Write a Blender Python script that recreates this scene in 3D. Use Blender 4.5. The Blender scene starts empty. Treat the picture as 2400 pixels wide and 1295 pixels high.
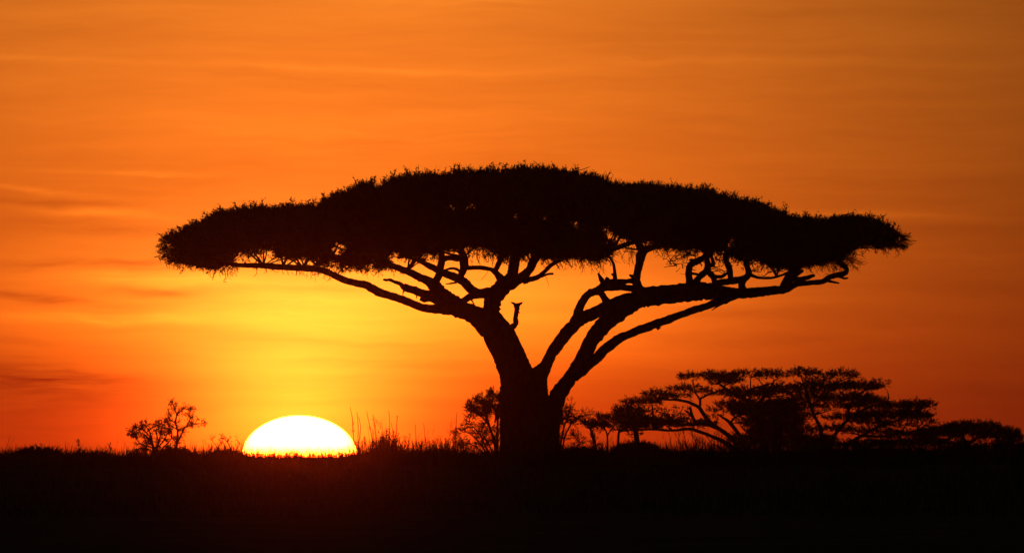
import bpy, math, random
import numpy as np
from mathutils import Vector

# ------------------------------------------------------------------ camera
Q = 0.07683 / 2400.0            # tangent of the angle one photograph pixel spans (a 4.4 degree telephoto)
HOR = 1070.0                    # photograph row of the true horizon
EYE = 0.30                      # eye height over the foot of the great acacia (the camera stands lower down the slope)
sc = bpy.context.scene
cam = bpy.data.objects.new('camera', bpy.data.cameras.new('camera'))
sc.collection.objects.link(cam)
sc.camera = cam
PITCH = math.atan((HOR - 647.5) * Q)
cam.location = (0, 0, EYE)
cam.rotation_euler = (math.pi / 2 + PITCH, 0, 0)
cam.data.sensor_width = 36.0
cam.data.lens = 36.0 / 0.07683
cam.data.clip_start = 1.0
cam.data.clip_end = 90000.0
CP, SP = math.cos(PITCH), math.sin(PITCH)

def pt(px, py, Y):
    """World point seen at photograph pixel (px, py) on the plane Y metres away."""
    a = (px - 1200.0) * Q
    b = (647.5 - py) * Q
    d = CP - b * SP
    return (Y * a / d, Y, EYE + Y * (SP + b * CP) / d)

# ------------------------------------------------------------------ sky, sun lamp, exposure
DEG = 57.29578
SUN_PX, SUN_PY = 702.0, 1072.0
SUN_AZ = math.atan((SUN_PX - 1200) * Q)
world = bpy.data.worlds.new('World')
sc.world = world
world.use_nodes = True
nt = world.node_tree
N, L = nt.nodes, nt.links

def val(x):
    return x
def M(op, a, b=None, c=None):
    n = N.new('ShaderNodeMath'); n.operation = op
    for i, v in enumerate((a, b, c)):
        if v is None: continue
        if isinstance(v, (int, float)): n.inputs[i].default_value = v
        else: L.new(v, n.inputs[i])
    return n.outputs[0]
def VM(op, a, b):
    n = N.new('ShaderNodeVectorMath'); n.operation = op
    for i, v in enumerate((a, b)):
        if isinstance(v, tuple): n.inputs[i].default_value = v
        else: L.new(v, n.inputs[i])
    return n.outputs[0]
def COMB(x, y, z):
    n = N.new('ShaderNodeCombineXYZ')
    for i, v in enumerate((x, y, z)):
        if isinstance(v, (int, float)): n.inputs[i].default_value = v
        else: L.new(v, n.inputs[i])
    return n.outputs[0]
def NOISE(vec, scale, detail=4.0, rough=0.5):
    n = N.new('ShaderNodeTexNoise'); L.new(vec, n.inputs['Vector'])
    n.inputs['Scale'].default_value = scale; n.inputs['Detail'].default_value = detail
    n.inputs['Roughness'].default_value = rough
    return M('SUBTRACT', n.outputs['Fac'], 0.5)

tc = N.new('ShaderNodeTexCoord')
sep = N.new('ShaderNodeSeparateXYZ'); L.new(tc.outputs['Generated'], sep.inputs[0])
az = M('MULTIPLY', M('ARCTAN2', sep.outputs[0], sep.outputs[1]), DEG)
el = M('MULTIPLY', M('ARCSINE', sep.outputs[2]), DEG)
azs = M('SUBTRACT', az, -500 * Q * DEG)              # degrees right of the sun

# thin high cloud in long level streaks: noise much longer than it is tall
warp = NOISE(COMB(M('MULTIPLY', az, 0.9), M('MULTIPLY', el, 2.0), 3.1), 1.0, 3.0)
warp2 = NOISE(COMB(M('MULTIPLY', az, 4.0), M('MULTIPLY', el, 9.0), 5.3), 1.0, 3.0)
elw = M('ADD', M('ADD', el, M('MULTIPLY', warp, 0.12)), M('MULTIPLY', warp2, 0.045))
ragged = M('MAXIMUM', M('ADD', M('MULTIPLY', NOISE(COMB(M('MULTIPLY', az, 2.6), M('MULTIPLY', elw, 30.0), 1.9), 1.0, 4.0, 0.6), 3.2), 0.9), 0.0)
n1 = NOISE(COMB(M('MULTIPLY', az, 0.55), M('MULTIPLY', elw, 6.5), 0.0), 1.0, 4.0, 0.55)
n2 = NOISE(COMB(M('MULTIPLY', az, 1.3), M('MULTIPLY', elw, 19.0), 7.7), 1.0, 3.0, 0.55)
streak = M('ADD', M('MULTIPLY', n1, 0.36), M('MULTIPLY', n2, 0.24))
# the single cloud bands one can make out: (px, py, half length, half height, slope, strength)
BANDS = [(60, 450, 150, 7, .12, .20), (320, 412, 200, 8, .03, .14), (240, 506, 190, 10, .06, .24), (110, 482, 190, 11, .03, -.13),
         (200, 536, 220, 11, .03, -.12), (220, 614, 290, 17, .0, -.20), (380, 654, 260, 18, .05, .24), (365, 684, 100, 9, .10, -.22),
         (40, 688, 150, 13, .08, -.22), (150, 704, 220, 13, .05, -.10), (200, 740, 280, 16, .0, .26), (130, 812, 180, 15, .1, -.06),
         (50, 895, 250, 50, .1, -.30), (260, 898, 150, 17, .05, -.14), (800, 160, 420, 7, .02, .10), (1700, 150, 480, 10, .02, .08),
         (50, 138, 140, 9, .06, .12), (800, 186, 330, 13, .02, -.07), (2010, 497, 300, 9, .04, .20), (2000, 530, 320, 16, .03, -.06),
         (760, 330, 330, 40, .0, .08), (80, 60, 200, 30, .05, -.05), (1050, 8, 300, 12, .0, .10), (2150, 800, 300, 30, .02, .05), (60, 1000, 200, 60, .0, -.12), (1620, 705, 330, 10, .03, .08), (1750, 735, 330, 12, .02, -.08), (1780, 790, 400, 14, .02, -.08),
         (930, 848, 260, 9, .03, -.10), (640, 700, 260, 12, .02, .08), (760, 678, 160, 7, .03, -.09), (800, 795, 220, 6, .02, -.06)]
for (px, py, hl, hh, sl, s) in BANDS:
    k = Q * DEG
    da = M('SUBTRACT', az, (px - 1200) * k)
    de = M('SUBTRACT', M('ADD', elw, M('MULTIPLY', da, sl)), (HOR - py) * k)
    r = M('ADD', M('POWER', M('ABSOLUTE', M('MULTIPLY', da, 1 / (hl * k))), 2.0), M('POWER', M('ABSOLUTE', M('MULTIPLY', de, 1 / (hh * k))), 2.0))
    streak = M('ADD', streak, M('MULTIPLY', M('MULTIPLY', M('EXPONENT', M('MULTIPLY', r, -1.0)), ragged), 1.25 * s))

# aureole of the setting sun: three nested lobes, dimmed towards the horizon by the thick air
def lobe(a0, e0, sx, sy, pw, amp):
    u = M('MULTIPLY', M('SUBTRACT', azs, a0), 1 / sx)
    v = M('MULTIPLY', M('SUBTRACT', el, e0), 1 / sy)
    r2 = M('ADD', M('ADD', M('MULTIPLY', u, u), M('MULTIPLY', v, v)), 1e-6)
    f = M('EXPONENT', M('MULTIPLY', M('POWER', r2, pw / 2), -1.0))
    return VM('MULTIPLY', COMB(f, f, f), tuple(amp))
LOBES = [(0.102, 1.245, 2.530, 1.891, 1.448, (1.0531, 0.2802, 0.0295)),
         (0.261, 0.628, 1.178, 0.251, 1.903, (1.6433, 0.8001, 0.150)),
         (-0.009, 0.136, 0.413, 0.391, 1.603, (4.0387, 2.3286, 0.86))]
glow = None
for lb in LOBES:
    g = lobe(*lb)
    glow = g if glow is None else VM('ADD', glow, g)
hz = M('EXPONENT', M('MULTIPLY', M('MAXIMUM', el, 0.0), -1 / 0.8543))
ext = COMB(*[M('EXPONENT', M('MULTIPLY', hz, -k)) for k in (0.1088, 1.6578, 4.1659)])
glow = VM('MULTIPLY', glow, ext)
gain = COMB(*[M('MAXIMUM', M('ADD', M('MULTIPLY', streak, k), 1.0), 0.05) for k in (0.95, 1.3, 1.4)])
glow = VM('MULTIPLY', glow, gain)

nish = N.new('ShaderNodeTexSky'); nish.sky_type = 'NISHITA'; nish.sun_disc = False
nish.sun_elevation = math.radians(0.3); nish.sun_rotation = SUN_AZ; nish.dust_density = 3.0
base = VM('ADD', VM('MULTIPLY', nish.outputs[0], (0.010, 0.010, 0.010)), (0.0012, 0.0016, 0.0022))
bg = N['Background']
L.new(VM('ADD', base, glow), bg.inputs['Color'])
bg.inputs['Strength'].default_value = 1.0

lamp = bpy.data.lights.new('sun_light', 'SUN')
lamp.energy = 0.0001
lamp.angle = math.radians(0.53)
lamp.color = (1.0, 0.35, 0.08)
lo = bpy.data.objects.new('sun_light', lamp); sc.collection.objects.link(lo)
e = math.radians(0.62)
lo.rotation_euler = Vector((math.sin(SUN_AZ) * math.cos(e), math.cos(SUN_AZ) * math.cos(e), math.sin(e))).to_track_quat('Z', 'Y').to_euler()

vs = sc.view_settings
vs.view_transform = 'Standard'; vs.look = 'None'; vs.exposure = 0.0; vs.gamma = 1.0
sc.display_settings.display_device = 'sRGB'
try: vs.use_curve_mapping = False
except Exception: pass
sc.cycles.max_bounces = 5
sc.cycles.volume_bounces = 0
sc.cycles.use_denoising = True

# ------------------------------------------------------------------ materials
def material(name, c1, c2, scale, rough=0.95, bump=0.3, stretch=(1, 1, 1)):
    m = bpy.data.materials.new(name); m.use_nodes = True
    t = m.node_tree; b = t.nodes['Principled BSDF']
    tcn = t.nodes.new('ShaderNodeTexCoord'); mp = t.nodes.new('ShaderNodeMapping')
    mp.inputs['Scale'].default_value = stretch
    t.links.new(tcn.outputs['Object'], mp.inputs[0])
    no = t.nodes.new('ShaderNodeTexNoise'); no.inputs['Scale'].default_value = scale; no.inputs['Detail'].default_value = 6
    t.links.new(mp.outputs[0], no.inputs['Vector'])
    cr = t.nodes.new('ShaderNodeValToRGB')
    cr.color_ramp.elements[0].position = .35; cr.color_ramp.elements[0].color = (*c1, 1)
    cr.color_ramp.elements[1].position = .68; cr.color_ramp.elements[1].color = (*c2, 1)
    t.links.new(no.outputs['Fac'], cr.inputs[0]); t.links.new(cr.outputs[0], b.inputs['Base Color'])
    b.inputs['Roughness'].default_value = rough
    b.inputs['Specular IOR Level'].default_value = 0.12
    if bump:
        bp = t.nodes.new('ShaderNodeBump'); bp.inputs['Strength'].default_value = bump; bp.inputs['Distance'].default_value = 0.03
        t.links.new(no.outputs['Fac'], bp.inputs['Height']); t.links.new(bp.outputs[0], b.inputs['Normal'])
    return m
BARK = material('fissured_bark', (.035, .026, .018), (.10, .075, .05), 9, bump=.7, stretch=(1, 1, .3))
LEAF = material('acacia_leaf', (.020, .034, .012), (.055, .075, .025), 2.2, bump=0)
SHRUB = material('shrub_leaf', (.025, .032, .014), (.06, .065, .03), 5, bump=0)
GRASS = material('dry_grass', (.06, .045, .02), (.11, .085, .04), .6, bump=0)
EARTH = material('savanna_earth', (.030, .024, .015), (.065, .05, .03), .35, bump=.5)

# ------------------------------------------------------------------ mesh helpers
class MB:
    def __init__(self): self.V, self.T, self.n = [], [], 0
    def add(self, v, t):
        v = np.asarray(v, np.float64).reshape(-1, 3); t = np.asarray(t, np.int64).reshape(-1, 3)
        self.V.append(v); self.T.append(t + self.n); self.n += len(v)
    def build(self, name, mat, parent=None, origin=(0, 0, 0), smooth=False):
        v = np.concatenate(self.V) - np.asarray(origin); t = np.concatenate(self.T)
        me = bpy.data.meshes.new(name)
        me.vertices.add(len(v)); me.vertices.foreach_set('co', v.astype(np.float32).ravel())
        me.loops.add(t.size); me.loops.foreach_set('vertex_index', t.astype(np.int32).ravel())
        me.polygons.add(len(t)); me.polygons.foreach_set('loop_start', np.arange(0, t.size, 3, dtype=np.int32))
        if smooth: me.polygons.foreach_set('use_smooth', np.ones(len(t), bool))
        me.update(calc_edges=True); me.validate()
        me.materials.append(mat)
        o = bpy.data.objects.new(name, me); sc.collection.objects.link(o)
        if parent is not None: o.parent = parent
        return o

def empty(name, loc, label, cat, group=None):
    o = bpy.data.objects.new(name, None); sc.collection.objects.link(o)
    o.location = loc; o.empty_display_size = 0.5
    o['label'] = label; o['category'] = cat
    if group: o['group'] = group
    return o

rng = np.random.default_rng(11)

def resample(P, R, step):
    P = np.asarray(P, float); R = np.asarray(R, float)
    if len(P) == 2: P = np.array([P[0], P.mean(0), P[1]]); R = np.array([R[0], R.mean(), R[1]])
    A = np.vstack([2 * P[0] - P[1], P, 2 * P[-1] - P[-2]]); ra = np.r_[R[0], R, R[-1]]
    out, rad = [], []
    for i in range(1, len(A) - 2):
        n = max(2, int(np.linalg.norm(A[i + 1] - A[i]) / step))
        for t in np.linspace(0, 1, n, endpoint=False):
            p0, p1, p2, p3 = A[i - 1:i + 3]
            out.append(.5 * (2 * p1 + (p2 - p0) * t + (2 * p0 - 5 * p1 + 4 * p2 - p3) * t * t + (3 * p1 - p0 - 3 * p2 + p3) * t ** 3))
            rad.append(ra[i] * (1 - t) + ra[i + 1] * t)
    out.append(P[-1]); rad.append(R[-1])
    return np.array(out), np.array(rad)

def tube(mb, P, R, sides=10, step=.1, rough=.06, tip=True):
    C, r = resample(P, R, step)
    T = np.gradient(C, axis=0); T /= np.linalg.norm(T, axis=1)[:, None] + 1e-12
    u = np.cross(T[0], (0, 1, 0.13)); u /= np.linalg.norm(u) + 1e-12
    rings = []
    th = np.arange(sides) * 2 * np.pi / sides
    ph = rng.uniform(0, 6.28, 4); s = 0.0
    for i in range(len(C)):
        u = u - T[i] * (u @ T[i]); u /= np.linalg.norm(u) + 1e-12
        w = np.cross(T[i], u)
        if i: s += np.linalg.norm(C[i] - C[i - 1])
        q = s / max(r.max(), .02)
        rr = r[i] * (1 + rough * (.7 * np.sin(2 * th + ph[0] + .6 * q) + .6 * np.sin(3 * th + ph[1] - .9 * q) + .8 * np.sin(1.7 * q + ph[2] + th)
                                  + rng.normal(0, .85, sides)))
        rings.append(C[i] + np.cos(th)[:, None] * u * rr[:, None] + np.sin(th)[:, None] * w * rr[:, None])
    V = np.concatenate(rings); n = len(C); F = []
    for i in range(n - 1):
        a = i * sides + np.arange(sides); b = i * sides + (np.arange(sides) + 1) % sides
        F.append(np.stack([a, b, b + sides], 1)); F.append(np.stack([a, b + sides, a + sides], 1))
    V = np.vstack([V, C[-1] + T[-1] * r[-1] * (.9 if tip else .2), C[0]])
    k = len(V) - 2
    a = (n - 1) * sides + np.arange(sides); b = (n - 1) * sides + (np.arange(sides) + 1) % sides
    F.append(np.stack([a, b, np.full(sides, k)], 1))
    a = np.arange(sides); b = (a + 1) % sides
    F.append(np.stack([b, a, np.full(sides, k + 1)], 1))
    mb.add(V, np.concatenate(F))

# ---- leafy sprays: a twig of unit length along +z with side twigs and small leaf clumps
def spray(seed, n_side, n_leaf, leaf, spread, thick):
    r = np.random.default_rng(seed); V, F = [], []
    def spike(a, b, w):
        d = b - a; d = d / (np.linalg.norm(d) + 1e-9)
        u = np.cross(d, (.31, .87, .2)); u /= np.linalg.norm(u); v = np.cross(d, u)
        k = sum(len(x) for x in V)
        V.append(np.array([a + u * w, a - .5 * u * w + .87 * v * w, a - .5 * u * w - .87 * v * w, b]))
        F.extend([(k, k + 1, k + 3), (k + 1, k + 2, k + 3), (k + 2, k, k + 3)])
    bend = r.normal(0, .10, 2)
    axis = lambda t: np.array([bend[0] * math.sin(3 * t), bend[1] * math.sin(2.6 * t), t])
    spike(axis(0), axis(.55), thick); spike(axis(.5), axis(1.0), thick * .8)
    lines = [(axis(.15), axis(.95))]
    for i in range(n_side):
        t = r.uniform(.1, .85); a = r.uniform(0, 6.28); l = r.uniform(.25, .5) * (1.1 - .6 * t)
        b = axis(t) + np.array([math.cos(a) * spread, math.sin(a) * spread, r.uniform(.35, 1.0)]) * l
        spike(axis(t), b, thick * .6); lines.append((axis(t), b))
    for i in range(n_leaf):
        a, b = lines[r.integers(len(lines))] if r.random() > .3 else lines[0]
        t = r.uniform(.1, .98); c = a + (b - a) * t + r.normal(0, leaf * .17, 3)
        d = r.normal(0, 1, 3); d /= np.linalg.norm(d); e = np.cross(d, r.normal(0, 1, 3)); e /= np.linalg.norm(e)
        s = leaf * r.uniform(.6, 1.25) * (1.0 - .35 * t)
        k = sum(len(x) for x in V)
        V.append(np.array([c - d * s * .6, c + e * s * .42, c + d * s * .7])); F.append((k, k + 1, k + 2))
    return np.concatenate(V), np.array(F)
FRINGE = [spray(100 + i, 5, 26, .14, .75, .040) for i in range(8)]
DENSE = [spray(200 + i, 4, 22, .24, 1.0, .022) for i in range(6)]
STALK = [spray(400 + i, 6, 30, .055, .16, .011) for i in range(8)]
SPIKE = [spray(500 + i, 4, 7, .12, .8, .048) for i in range(8)]
BARE = [spray(300 + i, 6, 7, .07, .7, .016) for i in range(6)]

def scatter(mb, pos, axis, size, protos):
    pos = np.asarray(pos); axis = np.asarray(axis, float); axis /= np.linalg.norm(axis, axis=1)[:, None] + 1e-9
    h = rng.normal(0, 1, axis.shape); u = np.cross(axis, h); u /= np.linalg.norm(u, axis=1)[:, None] + 1e-9
    w = np.cross(axis, u); pick = rng.integers(len(protos), size=len(pos))
    for k, (pv, pf) in enumerate(protos):
        idx = np.where(pick == k)[0]
        if not len(idx): continue
        v = (pv[None, :, 0:1] * u[idx, None] + pv[None, :, 1:2] * w[idx, None] + pv[None, :, 2:3] * axis[idx, None]) * size[idx, None, None] + pos[idx, None]
        f = pf[None] + (np.arange(len(idx)) * len(pv))[:, None, None]
        mb.add(v.reshape(-1, 3), f.reshape(-1, 3))

# ------------------------------------------------------------------ ground
RIDGE_X = np.array([-400, 0, 60, 200, 300, 420, 520, 600, 700, 780, 830, 890, 960, 1050, 1150, 1300, 1450, 1600, 1750, 2000, 2400, 3000], float)
RIDGE_Z = np.array([.03, .02, .06, .02, .02, .14, .10, .02, -.04, 0, .06, .17, .15, .10, .14, .18, .22, .20, .27, .31, .33, .33])
def terrain(x, y):
    x = np.asarray(x, float); y = np.asarray(y, float)
    px = 1200 + x / (420 * Q)
    z = -1.3 * (1 - np.minimum(y, 380) / 380.0)
    z = z + np.interp(px, RIDGE_X, RIDGE_Z) * np.exp(-((y - 425) / np.where(y < 425, 45.0, 60.0)) ** 2)
    z = z + .03 * np.sin(x * .35 + y * .05) * np.sin(y * .11 + 1.0) * np.clip(1 - np.abs(y - 350) / 400, 0, 1)
    return z + np.clip((y - 800) / 3300, 0, 1) * .22

gx = np.unique(np.concatenate([np.linspace(-3000, -60, 24), np.linspace(-60, 60, 161), np.linspace(60, 3000, 24)]))
gy = np.unique(np.concatenate([np.linspace(-40, 300, 60), np.linspace(300, 520, 111), np.linspace(520, 900, 30), np.linspace(900, 4000, 30)]))
GX, GY = np.meshgrid(gx, gy); GZ = terrain(GX, GY)
nx, ny = len(gx), len(gy)
i, j = np.meshgrid(np.arange(ny - 1), np.arange(nx - 1), indexing='ij'); a = (i * nx + j).ravel()
mb = MB(); mb.add(np.stack([GX.ravel(), GY.ravel(), GZ.ravel()], 1), np.concatenate([np.stack([a, a + 1, a + nx + 1], 1), np.stack([a, a + nx + 1, a + nx], 1)]))
ground = mb.build('ground', EARTH, smooth=True); ground['kind'] = 'structure'

# ------------------------------------------------------------------ the sun
SD = 30000.0
sm = bpy.data.materials.new('sun_glow'); sm.use_nodes = True
t = sm.node_tree; t.nodes.clear()
out = t.nodes.new('ShaderNodeOutputMaterial'); em = t.nodes.new('ShaderNodeEmission')
em.inputs['Strength'].default_value = 300.0
# the disc loses its blue and green first, towards the limb and low in the thick air
tcs = t.nodes.new('ShaderNodeTexCoord'); sps = t.nodes.new('ShaderNodeSeparateXYZ'); t.links.new(tcs.outputs['Object'], sps.inputs[0])
def ramp(sock, lo_, hi_, c0, c1):
    m = t.nodes.new('ShaderNodeMapRange'); m.inputs['From Min'].default_value = lo_; m.inputs['From Max'].default_value = hi_
    r = t.nodes.new('ShaderNodeValToRGB'); t.links.new(sock, m.inputs['Value']); t.links.new(m.outputs[0], r.inputs[0])
    r.color_ramp.elements[0].color = (*c0, 1); r.color_ramp.elements[1].color = (*c1, 1)
    return r.outputs[0]
low_air = ramp(sps.outputs['Z'], 0.06, 0.60, (1.0, .018, .0006), (1.0, .062, .0085))
limb_dark = ramp(sps.outputs['Y'], -0.04, -0.60, (.5, .22, .03), (1.0, 1.0, 1.0))
mx = t.nodes.new('ShaderNodeVectorMath'); mx.operation = 'MULTIPLY'; t.links.new(low_air, mx.inputs[0]); t.links.new(limb_dark, mx.inputs[1])
t.links.new(mx.outputs[0], em.inputs['Color'])
t.links.new(em.outputs[0], out.inputs[0])
import bmesh
bm = bmesh.new(); bmesh.ops.create_uvsphere(bm, u_segments=96, v_segments=48, radius=1.0)
me = bpy.data.meshes.new('sun'); bm.to_mesh(me); bm.free(); me.materials.append(sm)
me.polygons.foreach_set('use_smooth', np.ones(len(me.polygons), bool))
sun = bpy.data.objects.new('sun', me); sc.collection.objects.link(sun)
sun.location = pt(SUN_PX, SUN_PY, SD); sun.scale = (136.5 * Q * SD, 136.5 * Q * SD, 100 * Q * SD)
sun['label'] = 'glowing white sun half sunk behind the grassy horizon'; sun['category'] = 'sun'

# ------------------------------------------------------------------ scattering air box, added to imitate red lens glare under the sun
hm = bpy.data.materials.new('glare_haze_volume'); hm.use_nodes = True
t = hm.node_tree; t.nodes.remove(t.nodes['Principled BSDF'])
pv = t.nodes.new('ShaderNodeVolumePrincipled'); t.links.new(pv.outputs[0], t.nodes['Material Output'].inputs['Volume'])
pv.inputs['Color'].default_value = (1.0, .8, .7, 1); pv.inputs['Density'].default_value = 3.2e-5; pv.inputs['Anisotropy'].default_value = .994
hm.cycles.volume_sampling = 'EQUIANGULAR'
bm = bmesh.new(); bmesh.ops.create_cube(bm, size=1.0)
me = bpy.data.meshes.new('glare_haze'); bm.to_mesh(me); bm.free(); me.materials.append(hm)
glare_haze = bpy.data.objects.new('glare_haze', me); sc.collection.objects.link(glare_haze)
glare_haze.scale = (6200, 4160, 16.5); glare_haze.location = (0, 2010, 5.25); glare_haze['kind'] = 'stuff'

# ------------------------------------------------------------------ the great acacia
D0 = 390.0
K = D0 * Q                                     # metres per photograph pixel at the tree
root_loc = pt(1238, 1090, D0)
root_loc = (root_loc[0], D0, float(terrain(root_loc[0], D0)))
acacia = empty('acacia_tree', root_loc, 'huge flat-topped acacia with a thick forked trunk, standing beside the setting sun', 'tree')

def limb(mb, pts, d0, d1, sides=12, rough=.075, Y=D0, k=K, step=.07, tip=True):
    n = len(pts); P = [pt(p[0], p[1], Y + d0 + (d1 - d0) * i / max(1, n - 1)) for i, p in enumerate(pts)]
    tube(mb, P, [p[2] * k for p in pts], sides, step, rough, tip)
    return P

def part(name, paths, parent, **kw):
    mb = MB()
    for (pts, d0, d1) in paths: limb(mb, pts, d0, d1, **kw)
    return mb.build(name, BARK, parent, root_loc, smooth=True)

trunk = part('trunk', [([(1236, 1112, 84), (1237, 1092, 74), (1236, 1065, 66), (1233, 1030, 61), (1230, 990, 56), (1226, 940, 52), (1219, 900, 46), (1208, 868, 38),
                         (1188, 822, 37), (1170, 788, 37), (1157, 760, 31), (1152, 738, 22)], 0, 0),
                       ([(1242, 1000, 45), (1246, 950, 42), (1252, 905, 33), (1262, 880, 23), (1270, 866, 16)], 0, .2),
                       ([(1195, 1096, 26), (1180, 1108, 18), (1160, 1116, 10)], -.4, -.9), ([(1285, 1096, 24), (1300, 1106, 16), (1325, 1116, 8)], -.3, -.8)],
             acacia, sides=26, rough=.028)
# low bough to the left with everything that grows from it
bough = part('limb', [([(1160, 775, 26), (1140, 760, 26), (1110, 738, 22), (1075, 722, 19), (1045, 722, 16), (1015, 723, 11), (985, 718, 10), (950, 705, 9.5), (915, 693, 9),
                        (880, 680, 10), (858, 668, 9), (834, 663, 8), (803, 654, 8), (772, 640, 8), (742, 630, 8), (711, 628, 7.5), (664, 626, 7), (618, 622, 6.5),
                        (572, 622, 5.5), (541, 618, 5), (519, 612, 4), (507, 603, 3), (490, 596, 2)], -.2, -2.4),
                      ([(1078, 722, 21), (1055, 709, 22), (1037, 697, 22), (1026, 684, 19), (1016, 668, 15), (1000, 655, 10), (985, 650, 9), (955, 636, 8), (930, 626, 7), (900, 618, 6),
                        (860, 612, 5), (820, 606, 4), (780, 600, 2.5)], -.4, 2.2),
                      ([(1036, 708, 13), (1020, 700, 12), (1005, 695, 12), (990, 700, 9)], -.4, -.3)], acacia)
part('dead_branch', [([(1025, 694, 12), (1003, 690, 11), (984, 686, 9), (965, 678, 9), (950, 674, 8), (943, 670, 5.5), (936, 664, 4.5), (925, 660, 4.2), (915, 655, 4), (906, 656, 3.2), (899, 655, 2.6)], -.3, -.9),
                     ([(948, 677, 3), (945, 684, 1.6), (944, 691, .7)], -.6, -.6), ([(952, 668, 2), (949, 664, 1)], -.6, -.6), ([(977, 693, 2), (976, 699, .6)], -.6, -.6)], bough, rough=.10)
part('branch', [([(1068, 714, 7), (1082, 706, 7), (1095, 699, 7.5), (1110, 692, 9), (1130, 688, 11)], -.2, .2), ([(1101, 696, 3), (1112, 713, .8)], 0, 0)], bough)
part('branch', [([(1017, 668, 10), (1025, 652, 9), (1030, 640, 9), (1033, 622, 9), (1036, 605, 8), (1034, 585, 6)], .2, .6), ([(1036, 606, 7), (1052, 604, 6), (1074, 606, 7)], .3, .3)], bough)
# upright stem over the bough
stem = part('limb', [([(1166, 782, 30), (1154, 762, 25), (1151, 735, 21), (1153, 712, 21), (1159, 694, 22), (1172, 678, 21), (1186, 662, 18), (1198, 650, 15), (1204, 632, 12.5), (1206, 612, 12), (1212, 590, 12), (1218, 565, 9)], .3, 1.0),
                     ([(1190, 668, 14), (1215, 655, 11.5), (1228, 645, 11), (1240, 632, 10), (1249, 615, 10), (1260, 596, 9), (1272, 570, 6)], .5, -1.5),
                     ([(1160, 690, 14), (1146, 686, 12.5), (1126, 687, 10.5), (1104, 679, 11.5), (1089, 660, 11.5), (1072, 652, 10), (1050, 643, 9), (1030, 634, 8), (1005, 622, 7), (980, 610, 5), (950, 600, 3)], .3, 1.8)], acacia)
part('branch', [([(1222, 655, 8), (1240, 654, 6.5), (1254, 652, 6), (1266, 645, 5.2), (1280, 632, 5), (1297, 617, 5), (1316, 609, 3.4), (1340, 601, 2.2), (1365, 592, 1.5)], -.4, -2),
                ([(1262, 650, 2.6), (1272, 647, 2.6), (1284, 642, 2.5), (1296, 641, 2.6)], -.6, -1), ([(1300, 614, 1.5), (1312, 632, .5)], -1, -1), ([(1228, 658, 9), (1237, 660, 4)], -.4, -.4)], stem)
part('branch', [([(1180, 668, 13), (1178, 656, 11), (1168, 645, 8.5), (1159, 636, 7), (1148, 630, 5), (1125, 627, 5.2), (1098, 627, 5.2), (1086, 628, 5)], .4, 1.2),
                ([(1160, 634, 6), (1167, 622, 6), (1174, 606, 6), (1182, 588, 5)], .4, .9)], stem)
part('branch', [([(1082, 660, 7), (1081, 646, 7), (1085, 632, 8.5), (1088, 618, 10.5), (1086, 602, 10), (1080, 585, 8), (1076, 566, 6)], .4, .8), ([(1082, 640, 3), (1070, 630, 3.2), (1055, 629, 3), (1042, 633, 2.5)], .5, .6),
                ([(1078, 658, 3), (1068, 662, 2.4), (1055, 664, 2), (1044, 665, 1)], .4, .4)], stem)
# broken stub between the stems
part('snag', [([(1188, 800, 9), (1193, 784, 8), (1196, 772, 7), (1202, 764, 7.5), (1209, 757, 6.5), (1209, 746, 5.5), (1210, 732, 6), (1212, 719, 6.5), (1212, 714, 6)], -.5, -.5),
              ([(1211, 719, 5), (1205, 712, 3.4), (1199, 708, 2.2)], -.5, -.5), ([(1212, 718, 5), (1218, 712, 3.2), (1223, 709, 2.2)], -.5, -.5), ([(1214, 730, 2.5), (1219, 733, .7)], -.5, -.5)], trunk, rough=.14, step=.05, sides=9)
# inner stem of the right-hand fork
inner = part('limb', [([(1246, 955, 36), (1254, 905, 29), (1266, 878, 20), (1278, 857, 14.5), (1287, 838, 13), (1302, 813, 15), (1319, 793, 15.5), (1341, 768, 16), (1357, 749, 17), (1380, 738, 15), (1405, 727, 14), (1430, 716, 14), (1455, 706, 14), (1480, 698, 14)], 0, .5),
                      ([(1352, 752, 13), (1355, 735, 11), (1359, 718, 11), (1367, 704, 9.5), (1376, 692, 9), (1388, 684, 9.5), (1403, 680, 10), (1420, 670, 13), (1438, 666, 14), (1452, 662, 9), (1470, 659, 5), (1488, 657, 8)], .2, -.8),
                      ([(1430, 672, 9), (1452, 672, 9), (1470, 674, 8), (1490, 677, 9), (1505, 680, 10)], -.3, .3)], acacia)
part('branch', [([(1442, 660, 5), (1441, 645, 4.6), (1440, 632, 3.6), (1438, 618, 3.2), (1432, 607, 3), (1426, 598, 3), (1420, 585, 2)], -.8, -1.4), ([(1440, 645, 3), (1434, 642, 2.5)], -.8, -.8)], inner)
part('branch', [([(1416, 664, 6), (1410, 656, 5.5), (1406, 648, 4), (1402, 640, 2)], -.5, -.5), ([(1424, 662, 7), (1422, 652, 5)], -.5, -.5), ([(1388, 684, 8), (1381, 679, 4)], -.5, -.5)], inner, rough=.12)
part('branch', [([(1406, 682, 8), (1413, 694, 8), (1421, 704, 8.5), (1425, 716, 9)], -.3, .3)], inner)
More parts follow.
